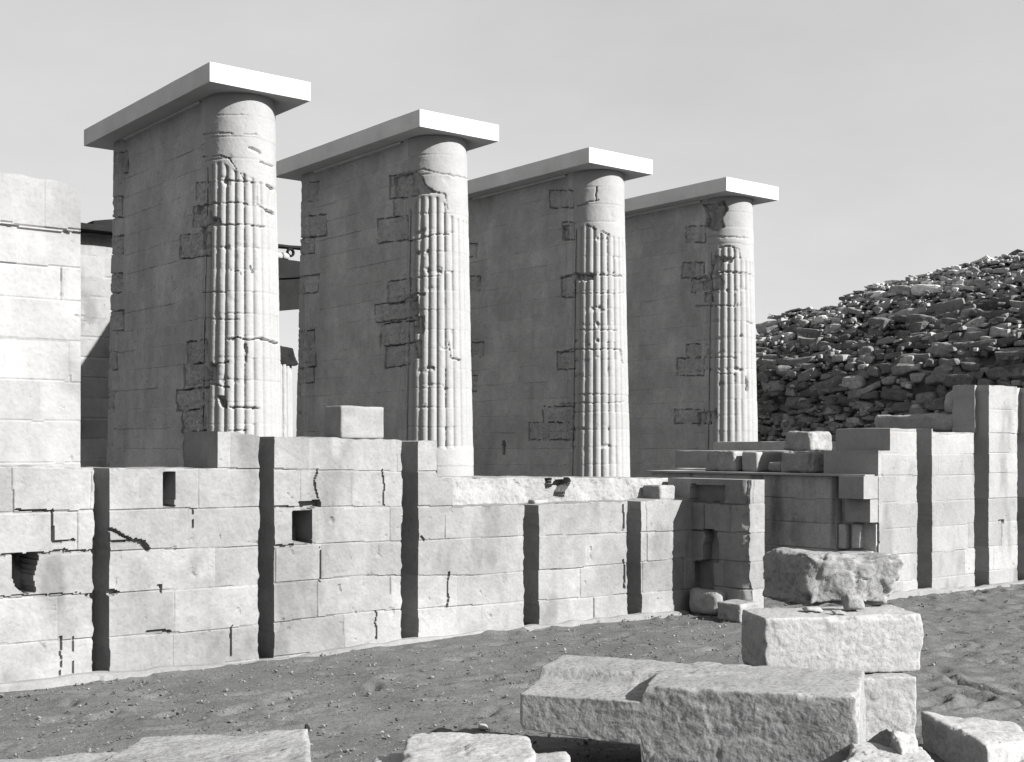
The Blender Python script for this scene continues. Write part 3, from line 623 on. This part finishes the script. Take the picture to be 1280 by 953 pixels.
def half_column(k, sc, dc, name, parent, a0, a1, facing, step, zb=-0.05, ztop=ZT, reeds=26, seed=0, simple=False):
    na = int((a1 - a0) * 0.5 / step) + 1; nz = int((ztop - zb) / step)
    a = np.linspace(a0, a1, na); z = np.linspace(zb, ztop, nz); TH, Z = np.meshgrid(a, z, indexing='ij')
    R = radius(Z); P = W(sc + R * np.cos(TH), dc + R * np.sin(TH), Z); P0 = np.stack([TH * 0.5 + k * 7, Z, 0 * Z + seed], -1)
    X, Y = PX(P)
    t = (TH / (2 * math.pi) * reeds) % 1.0
    prof = 1 - np.sqrt(np.clip(1 - (2 * t - 1) ** 2 * 0.94, 0, 1))
    amp = np.full(TH.shape, 0.054)
    bw_ = 0.03 * vn(P0 * 3, 4)
    drum = 0.283; kk = np.floor((Z + bw_ * 0.3 - 0.02) / drum).astype(int); fz = (Z + bw_ * 0.3 - 0.02) / drum - kk
    if not simple:
        rt_ = np.array(reed_top[k], float); yb = np.interp(X, rt_[:, 0], rt_[:, 1]) + 1.5 * vn(P0 * 5, 6)
        amp = amp * sst(-1.5, 1.5, Y - yb)
        if k == 1: amp = amp * (1 - sst(559, 563, Y) * sst(538, 541, X))
        rest = sst(-6, 6, X - rest_x[k] - 8 * np.sin(kk * 2.3 + k))
        amp = amp * (1 - 0.42 * rest)
    else: amp = amp * (0.45 + 0.55 * (vn(np.stack([kk * 1.7, 0 * Z + k, 0 * Z], -1), 8) > -0.2)) * (Z < 5.9); rest = 0 * Z
    damp = np.where(_h(kk, np.floor(TH * 26 / 6.2832).astype(int) // 3, kk * 0 + k, 5) > 0.93, 0.8, 1.0)
    dep = amp * damp * prof
    gj = 0.75 * step / drum
    jn = (np.minimum(fz, 1 - fz) < gj)
    dep = dep + jn * (0.004 + 0.013 * sst(0.1, 0.6, fbm(P0, 2.4, 12, 3))) * (1 - 0.6 * rest)
    dep = dep + 0.004 * fbm(P0, 6, 20, 3) + 0.03 * np.maximum(0, fbm(P0, 5, 21 + k, 3) - 0.42) * (1 - 0.8 * rest) + 0.0015 * fbm(P0, 45, 24, 2)
    sp = sst(0.30, 0.0, np.minimum(fz, 1 - fz)) * np.maximum(0, fbm(P0, 11, 91 + k, 4) - 0.17) * 0.16 * (1 - rest) * (amp > 0.03) * sst(-0.1, 0.3, fbm(P0, 1.6, 95 + k, 2)); dep = dep + sp
    off = (_h(kk, kk * 0 + 3, kk * 0 + k, 9) - 0.5) * 0.006; dep = dep + off
    tone = 1 + (_h(kk, kk * 0 + 5, kk * 0 + k, 19) - 0.5) * 0.06
    dep, tone, pat, X, Y = detail(k, P, Z, P0, dep, tone)
    Rr = R - dep; V = W(sc + Rr * np.cos(TH), dc + Rr * np.sin(TH), Z)
    return mesh(name, V.reshape(-1, 3), grid_faces(na, nz), M_col, parent, tone.ravel(), smooth=True)
def pier(k):
    s0, d0 = SL[k]; sc = s0 + 0.715; L = 4.33; dF, dR = d0 + 0.60, d0 + L - 0.60; step = (0.0105, 0.012, 0.0135, 0.015)[k]
    e = empty('pier', sc, (dF + dR) / 2)
    labels = ['limestone pier with fluted half column under a slab, nearest of the row at the left', 'second pier from the left, its fluting arched at the top beside a dark broken patch',
              'third pier from the left, its whole base visible above the rough ledge', 'farthest and rightmost pier, with a chunk broken out under its slab beside the rubble bank']
    tag(e, labels[k], 'pier', 'piers in a row with fluted half columns')
    q = math.pi
    half_column(k, sc, dF, 'half_column', e, q - 0.28, 2 * q + 0.28, -1, step, seed=1)
    half_column(k, sc, dR, 'rear_half_column', e, -0.28, q + 0.28, 1, step * 1.6, seed=2, simple=True)
    # wall between: left face in relief, right face plainer
    dd = axis_samples(dF + 0.0, dR - 0.0, step); nz = int((ZT + 0.05) / step); zz = np.linspace(-0.05, ZT, nz)
    D_, Z = np.meshgrid(dd[::-1], zz, indexing='ij'); P0 = np.stack([D_, Z, 0 * Z + k * 3.3], -1); h = radius(Z) * (0.90 + 0.085 * np.maximum(sst(dF + 0.30, dF + 0.18, D_), sst(dR - 0.30, dR - 0.18, D_)))
    P = W(sc - h, D_, Z)
    dep, tone = ashlar(D_, Z, lambda v: [0 * v + c for c in np.arange(-.3, 6.8, 0.283)], 200 + k, 0.5, 1.0, 0.006, gw=step * 0.55, even=0.35)
    edge = np.maximum(sst(dF + 0.24, dF + 0.20, D_), sst(dR - 0.24, dR - 0.20, D_))       # fluting carries on to the wall near both ends
    t = (D_ / 0.115) % 1.0; fl = 0.026 * (1 - np.sqrt(np.clip(1 - (2 * t - 1) ** 2 * 0.94, 0, 1)))
    X, Y = PX(P); 
    fl_mask = edge * (vn(np.stack([np.floor(Z / 0.283), 0 * Z, 0 * Z + k], -1), 14) > -0.35) * (Z < 5.6)
    dep = dep + fl * fl_mask
    dep, tone, pat, X, Y = detail(k, P, Z, P0, dep, tone)
    tone = tone * (1 - 0.05 * sst(0.0, 0.5, vn(P0 * np.array([6, 0.4, 1]), 33)))
    V1 = W(sc - h + dep, D_, Z).reshape(-1, 3)
    dr = np.linspace(dF, dR, 40); zr = np.linspace(-0.05, ZT, 40); Dr, Zr = np.meshgrid(dr, zr, indexing='ij')
    V2 = W(sc + radius(Zr) * 0.90 + 0.003 * vn(np.stack([Dr, Zr, Zr], -1) * 3, 2), Dr, Zr).reshape(-1, 3); n1 = len(V1); n2 = len(V1) + len(V2)
    cap = np.array([W(sc - radius(z_) * 0.9, d_, z_) if sd < 0 else W(sc + radius(z_) * 0.9, d_, z_) for sd, d_, z_ in
                    [(-1, dF, -.05), (1, dF, -.05), (1, dF, ZT), (-1, dF, ZT), (1, dR, -.05), (-1, dR, -.05), (-1, dR, ZT), (1, dR, ZT)]])
    Vv = np.vstack([V1, V2, cap]); Fq = np.vstack([grid_faces(len(dd), nz), grid_faces(40, 40, n1), np.array([[0, 1, 2, 3], [4, 5, 6, 7]]) + n2])
    mesh('wall', Vv, Fq, M_side, e, np.concatenate([tone.ravel(), np.ones(len(V2) + 8)]))
    # fillet under the slab, along the wall
    c = box_sd(sc - 0.455, sc + 0.455, dF + 0.28, dR - 0.28, ZT - 0.035, ZT - 0.001); rough_block('fillet', c, M_slab, e, 3, rnd=0.006, amp=0.002, cell=0.05)
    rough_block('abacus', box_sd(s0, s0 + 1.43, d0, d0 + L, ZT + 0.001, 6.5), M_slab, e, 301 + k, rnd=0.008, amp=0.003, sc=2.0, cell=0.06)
    return e
for k in range(4): pier(k)

# ------------------------------------------------------------------ things seen between the first and second pier
DS = 18.0
sA, zA = on_d(351, 457, DS); 
def stub():
    px_w = abs(on_d(367, 457, DS)[0] - on_d(347, 457, DS)[0])
    e = empty('column_stub', sA, DS); tag(e, 'broken fluted column stub seen between the first two piers', 'column')
    R = 0.42; sc = on_d(367, 457, DS)[0] - R - 0.1
    a = np.linspace(0, 2 * math.pi, 260); z = np.linspace(0, zA, 60); TH, Z = np.meshgrid(a, z, indexing='ij')
    t = (TH / (2 * math.pi) * 20) % 1.0; r = R * (1 + 0.1 * (zA - Z) / zA) - 0.045 * (1 - np.sqrt(np.clip(1 - (2 * t - 1) ** 2 * .95, 0, 1))) - 0.02 * np.maximum(0, fbm(np.stack([TH, Z, Z], -1), 5, 2, 2))
    mesh('shaft', W(sc + r * np.cos(TH), DS + r * np.sin(TH), Z).reshape(-1, 3), grid_faces(260, 60), M_col, e, np.ones(260 * 60))
    rough_block('broken_top', [W(sc - .45, DS - .42, zA - .06), W(sc + .45, DS - .42, zA), W(sc + .5, DS + .4, zA), W(sc - .45, DS + .4, zA), W(sc - .4, DS - .35, zA + .48), W(sc + .30, DS - .35, zA + .40), W(sc + .34, DS + .4, zA + .36), W(sc - .4, DS + .4, zA + .5)],
                M_dark, e, 6, rnd=0.05, amp=0.06, cell=0.05)
stub()
sh = empty('shelter_roof', on_d(350, 350, 16.5)[0], 16.5); tag(sh, 'dark shelter roof glimpsed high between the first two piers', 'roof')
a0, z0_ = on_d(325, 391, 16.0); a1, z1_ = on_d(388, 386, 16.0); zt_ = on_d(350, 322, 16.0)[1]
rough_block('roof_slab', [W(a0, 16, z0_), W(a1, 16, z1_), W(a1, 16.9, z1_ + .2), W(a0, 16.9, z0_ + .2), W(a0, 16, zt_), W(a1, 16, zt_ - .05), W(a1, 16.9, zt_), W(a0, 16.9, zt_)], M_dark, sh, 5, rnd=0.01, amp=0.01, cell=0.12)
rough_block('roof_edge', [W(a0, 15.94, z0_ + .72), W(a1, 15.94, z1_ + .72), W(a1, 16.0, z1_ + .72), W(a0, 16.0, z0_ + .72), W(a0, 15.94, z0_ + .8), W(a1, 15.94, z1_ + .8), W(a1, 16.0, z1_ + .8), W(a0, 16.0, z0_ + .8)], M_dark, sh, 5, rnd=0.01, amp=0.01, cell=0.12)
rng = np.random.RandomState(8)
for i in range(3):
    s_ = on_d(337 + i * 9, 318, 16.2)[0]
    o = rough_block('roof_stone', box_sd(s_ - .09, s_ + .09, 16.05, 16.3, zt_ - .01, zt_ + .10 + .02 * i), M_pale, None, 400 + i, rnd=0.05, amp=0.03, cell=0.03)
    tag(o, ['loose pale stone at the left on the dark shelter roof', 'loose pale stone in the middle of the dark shelter roof edge', 'loose pale stone beside the iron ring on the shelter roof'][i], 'stone', 'stones on the shelter roof')
def ring():
    s_, z_ = on_d(363, 316, 16.1); a = np.linspace(0, 2 * math.pi, 40, endpoint=False); b = np.linspace(0, 2 * math.pi, 12, endpoint=False); T1, T2 = np.meshgrid(a, b, indexing='ij')
    r = 0.075 + 0.028 * np.cos(T2); V = W(s_ + r * np.cos(T1), 16.1 + 0.05 * np.sin(T2), z_ + r * np.sin(T1)).reshape(-1, 3)
    q = np.arange(40 * 12).reshape(40, 12); q = np.vstack([q, q[:1]]); q = np.hstack([q, q[:, :1]])
    Fq = np.stack([q[:-1, :-1], q[1:, :-1], q[1:, 1:], q[:-1, 1:]], -1).reshape(-1, 4)
    tag(mesh('iron_ring', V, Fq, M_dark, None, np.ones(480)), 'round dark iron ring resting on the shelter roof', 'ring')
ring()
bs = on_d(345, 311, 16.6)
o = beam('roof_plank', W(on_d(330, 312, 16.6)[0], 16.6, bs[1] + .02), W(on_d(390, 310, 16.6)[0], 16.6, bs[1] + .05), 0.3, 0.06, M_dark); tag(o, 'dark plank laid over the stones on the shelter roof', 'plank')

# ------------------------------------------------------------------ rubble bank at the right
def rubble():
    e = empty('rubble_bank', 18, 4); tag(e, 'high dry-stone rubble bank, dark irregular stones, sloping up behind the right wall', 'wall')
    sb = 16.6
    sky_px = [(900, 436), (945, 424), (958, 416), (961, 396), (990, 390), (1015, 385), (1050, 384), (1075, 366), (1100, 356), (1130, 352), (1180, 338), (1240, 324), (1262, 318), (1290, 317), (1400, 300)]
    dq = np.array([on_s(x, y, sb)[0] for x, y in sky_px])[::-1]; X0 = np.array(sky_px, float)
    # top height as a function of d, reading the skyline at the crest plane (crest sits back by depth c)
    def crest_back(hh): return 0.25 * hh + np.maximum(0, hh - 2.2) * 0.75
    tops = []
    for x, y in sky_px:
        s_ = sb
        for _ in range(12):
            d_, z_ = on_s(x, y, s_); s_ = sb + crest_back(z_ - 1.0)
        tops.append((d_, z_))
    tops = np.array(tops)[::-1]
    ztop = lambda d_: np.interp(d_, tops[:, 0], tops[:, 1])
    dd = np.linspace(tops[0, 0] - 1, tops[-1, 0] + 1.5, 420); t = np.linspace(0, 1, 180)
    D_, T = np.meshgrid(dd[::-1], t, indexing='ij'); Z = ztop(D_) * T; hh = np.maximum(0, Z - 1.0)
    Sx = sb + crest_back(hh); P0 = np.stack([D_, Z, Sx], -1)
    Sx = Sx + 0.02 + 0.10 * fbm(P0, 1.5, 3, 4) + 0.07 * fbm(P0, 9, 4, 3); V = W(Sx, D_, Z - 0.10)
    back = W(Sx[:, -1] + 6, dd[::-1], ztop(dd[::-1]) * 0.9); V = np.concatenate([V, back[:, None, :]], 1)
    mesh('earth_core', V.reshape(-1, 3), grid_faces(420, 181), M_mortar, e, np.ones(420 * 181))
    r = np.random.RandomState(12); V0, Q0 = cube_grid(4, 4, 4)
    Vs, Qs, Ts = [], [], []; n = 0
    def add(d_, z_, L, Hh, dep, tone, sbk=0.0):
        nonlocal n
        hh = max(0, z_ - 1.0); s_ = sb + crest_back(hh) + sbk
        h = np.array([L / 2, dep / 2, Hh / 2]); rr = min(L, Hh) * 0.28; q = V0 * h; inner = np.clip(q, -(h - rr).clip(0), (h - rr).clip(0)); ddv = q - inner
        n2 = np.linalg.norm(ddv, axis=1); ni = np.abs(ddv).max(1); v = inner + ddv * (ni / np.maximum(n2, 1e-9))[:, None]
        off = r.uniform(-50, 50, 3)
        v = v * (1 + 0.16 * r.randn(3)); v[:, 2] += v[:, 0] * r.normal(0, 0.12); v[:, 0] *= 1 + 0.5 * r.uniform(-1, 1) * v[:, 2] / Hh
        v = v + 0.30 * Hh * np.stack([fbm(v + off, 2.2 / max(Hh, .06) * 0.35, a, 2) for a in (1, 2, 3)], -1)
        v += np.sign(v) * 0
        # shear and turn so no two look alike
        a = r.normal(0, 0.13); ca, sa = math.cos(a), math.sin(a); v = np.stack([v[:, 0] * ca - v[:, 2] * sa, v[:, 1], v[:, 0] * sa + v[:, 2] * ca], -1)
        b = r.normal(0, 0.16); cb_, sb_ = math.cos(b), math.sin(b); v = np.stack([v[:, 0] * cb_ - v[:, 1] * sb_, v[:, 0] * sb_ + v[:, 1] * cb_, v[:, 2]], -1)
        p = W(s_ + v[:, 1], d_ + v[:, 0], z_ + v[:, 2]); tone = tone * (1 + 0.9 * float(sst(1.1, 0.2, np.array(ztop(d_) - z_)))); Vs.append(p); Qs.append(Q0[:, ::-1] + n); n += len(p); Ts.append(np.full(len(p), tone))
    z = 1.2
    while z < 6.5:
        big = 0.085 + 0.12 * sst(2.0, 2.8, np.array(z)) * (r.rand() * 0.6 + 0.6)
        if z > 4.4: big = 0.12 * (0.6 + r.rand() * .8)
        rowh = float(big); d_ = tops[0, 0] - 0.8
        while d_ < tops[-1, 0] + 1.2:
            Hh = rowh * r.uniform(0.5, 1.4); L = Hh * r.uniform(1.2, 3.0); zz = z + r.normal(0, 0.04); Hh *= float(np.clip(0.4 + (ztop(d_) - zz) / 0.7, 0.4, 1))
            if zz < ztop(d_) + 0.02 and r.rand() < 0.93:
                add(d_ + L / 2, zz, L * .98, Hh, r.uniform(0.18, 0.34), float(np.clip(r.lognormal(0.0, 0.38), 0.45, 2.3)), r.normal(0.02, 0.035))
            d_ += L + r.uniform(0.0, 0.05)
        z += rowh * 0.80
    for _ in range(2600):                                  # small packing stones and loose stuff near the top
        d_ = r.uniform(tops[0, 0] - .5, tops[-1, 0] + 1); zt = float(ztop(d_)); z_ = zt - abs(r.normal(0, 0.9)) if r.rand() < 0.55 else r.uniform(1.3, zt)
        s = r.uniform(0.03, 0.085); add(d_, z_, s * r.uniform(1, 2.5), s, s * 1.5, float(np.clip(r.lognormal(0.15, 0.4), 0.5, 2.4)), -0.05 + r.normal(0, 0.05))
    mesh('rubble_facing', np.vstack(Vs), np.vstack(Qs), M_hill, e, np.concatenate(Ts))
rubble()

# ------------------------------------------------------------------ fallen blocks in the foreground
def P3(v, z): return np.array([v[0], v[1], z])
def grooved():
    p, q = on_z(650, 868, 0.415), on_z(1074, 872, 0.50)
    p = p + (p - q) * 0.0; e = q - p; n_ = np.array([-e[1], e[0]]) / np.linalg.norm(e) * 0.80
    def shape(V):
        u, v, t = (V[:, 0] + 1) / 2, (V[:, 1] + 1) / 2, (V[:, 2] + 1) / 2
        left = sst(0.385, 0.375, u); fr = sst(0.46, 0.36, v)
        # z range 0..0.5 -> t; left part: lower shelf in front, broken away beneath
        zt = 1 - left * (0.17 * sst(0.48, 0.40, v) - 0.05 * sst(0.05, 0.40, v) * sst(.5, .4, v)); zb = left * (0.47 - 0.10 * u / 0.38)
        t2 = zb + (zt - zb) * t
        return np.stack([V[:, 0], V[:, 1], t2 * 2 - 1], -1)
    c = [P3(p, 0), P3(q, 0), P3(q + n_, 0), P3(p + n_, 0), P3(p, .5), P3(q, .5), P3(q + n_, .5), P3(p + n_, .5)]
    o = rough_block('grooved_block', c, M_block, None, 501, rnd=0.012, amp=0.008, sc=5, cell=0.011, shape=shape, chips=0.05, pits=0.010, facet=0.008)
    tag(o, 'long grey fallen block with a stepped ledge at its left end, nearest in front', 'block')
grooved()
block_px('fallen_block', (955, 773), (1155, 768), 0.72, 0.38, 0.75, M_pale, 'big squared pale block carried on another beside the dark boulder', seed=511, back=(-0.06, 0.46), rnd=0.008, amp=0.006, cell=0.012, chips=0.045, pits=0.012, facet=0.010)
block_px('fallen_block', (1020, 849), (1147, 846), 0.375, -0.05, 0.60, M_pale, 'pale squared block underneath the big squared one', seed=512, back=(-0.15, 0.55), rnd=0.010, amp=0.008, pits=0.012, facet=0.012, cell=0.012, chips=0.03)
def boulder():
    z0 = 0.725; a_, b_ = on_z(952, 757, z0), on_z(1118, 762, z0)
    yf = (a_[1] + b_[1]) / 2 + 0.12
    X = lambda px, y: (px - CX) / F * y
    zz = lambda py, y: ZC - (py - H) / F * y
    y0, y1 = yf, yf + 0.5
    c = [np.array([X(1003, y0), y0, z0 - .01]), np.array([X(1100, y0), y0 - .05, z0 + .0]), np.array([X(1090, y1), y1, z0]), np.array([X(948, y1), y1, z0]),
         np.array([X(1012, y0), y0 + .05, zz(697, y0)]), np.array([X(1128, y0), y0 - .03, zz(698, y0)]), np.array([X(1118, y1), y1, zz(692, y1)]), np.array([X(952, y1), y1, zz(690, y1)])]
    o = rough_block('boulder', c, M_block, None, 521, rnd=0.03, amp=0.045, sc=4.0, cell=0.010, chips=0.12, pits=0.02, facet=0.028); tag(o, 'craggy boulder with dark hollow side perched on the big squared block', 'boulder')
boulder()
def small(name, px, py, z, size, label, seed, mat=None, cat='stone'):
    c = on_z(px, py, z); L, Dp, Hh = size; x, y = c
    o = rough_block(name, [np.array([x - L/2, y, z]), np.array([x + L/2, y - .03, z]), np.array([x + L/2, y + Dp, z]), np.array([x - L/2 + .03, y + Dp, z]),
                           np.array([x - L/2 + .03, y, z + Hh]), np.array([x + L/2 - .02, y, z + Hh * .7]), np.array([x + L/2 - .02, y + Dp, z + Hh]), np.array([x - L/2, y + Dp, z + Hh * .8])], mat or M_pale, None, seed, rnd=0.03, amp=0.02, sc=8, cell=0.015)
    return tag(o, label, cat)
small('wedge_stone', 1018, 765, 0.725, (0.12, 0.08, 0.03), 'thin flat chip lying at the left under the boulder', 531)
small('wedge_stone', 1050, 768, 0.725, (0.09, 0.06, 0.02), 'tiny flat chip lying near the front edge under the boulder', 532)
small('wedge_stone', 1068, 764, 0.725, (0.14, 0.10, 0.10), 'dark upright chock stone under the boulder\'s right end', 533, M_block)
# rubble at the lower right corner
def poly_stone(name, pts_px, z_top, th, label, seed, mat, cat='stone', **kw):
    q = [on_z(x, y, z) for (x, y), z in zip(pts_px, z_top)]     # FL FR BR BL of the top face
    c = [P3(v, z - th) for v, z in zip(q, z_top)] + [P3(v, z) for v, z in zip(q, z_top)]
    args = dict(rnd=0.018, amp=0.018, sc=6, cell=0.013, chips=0.06, pits=0.014, facet=0.02); args.update(kw)
    return tag(rough_block(name, c, mat, None, seed, **args), label, cat)
poly_stone('flat_stone', [(1236, 932), (1290, 928), (1276, 903), (1146, 889)], (.17, .13, .15, .2), .22, 'long flat lit stone with dark front at the lower right corner', 541, M_pale)
poly_stone('fallen_block', [(1035, 985), (1190, 985), (1160, 930), (1062, 925)], (.25, .22, .25, .28), .3, 'low pale rough block at the bottom edge, right of the long grooved block', 542, M_pale, 'block', pits=.04)
poly_stone('wedge_stone', [(1127, 932), (1150, 931), (1143, 918), (1112, 909)], (.30, .28, .30, .35), .10, 'small triangular chip leaning on the low pale block', 543, M_pale)
poly_stone('flat_stone', [(1215, 975), (1300, 975), (1300, 945), (1218, 945)], (.06, .06, .05, .05), .1, 'grey slab barely showing at the bottom right corner', 544, M_block)
# bright slabs along the bottom edge
poly_stone('stone_slab', [(500, 960), (668, 960), (664, 917), (508, 917)], (.20, .20, .20, .20), .25, 'bright squared slab at the bottom edge, left of the grooved block', 551, M_pale, 'slab')
poly_stone('stone_slab', [(440, 985), (716, 985), (712, 937), (470, 938)], (.12, .14, .14, .10), .2, 'wide bright slab lying in front of the squared one', 552, M_pale, 'slab')
poly_stone('stone_slab', [(30, 1010), (392, 1010), (386, 911), (175, 922)], (.12, .14, .12, .07), .2, 'large worn slab at the bottom left, its corner chipped', 553, M_block, 'slab', tone=1.05)
poly_stone('stone_slab', [(-90, 1010), (140, 1010), (150, 938), (-80, 955)], (.05, .06, .05, .04), .1, 'low sandy slab half buried at the bottom left corner', 554, M_block, 'slab')
small('fallen_stone', 383, 916, 0.0, (0.05, 0.05, 0.05), 'tiny dark stone behind the corner of the worn slab', 555, M_dark)
small('fallen_stone', 603, 911, 0.0, (0.09, 0.05, 0.03), 'small pale stone in the shadow behind the squared slab', 556)
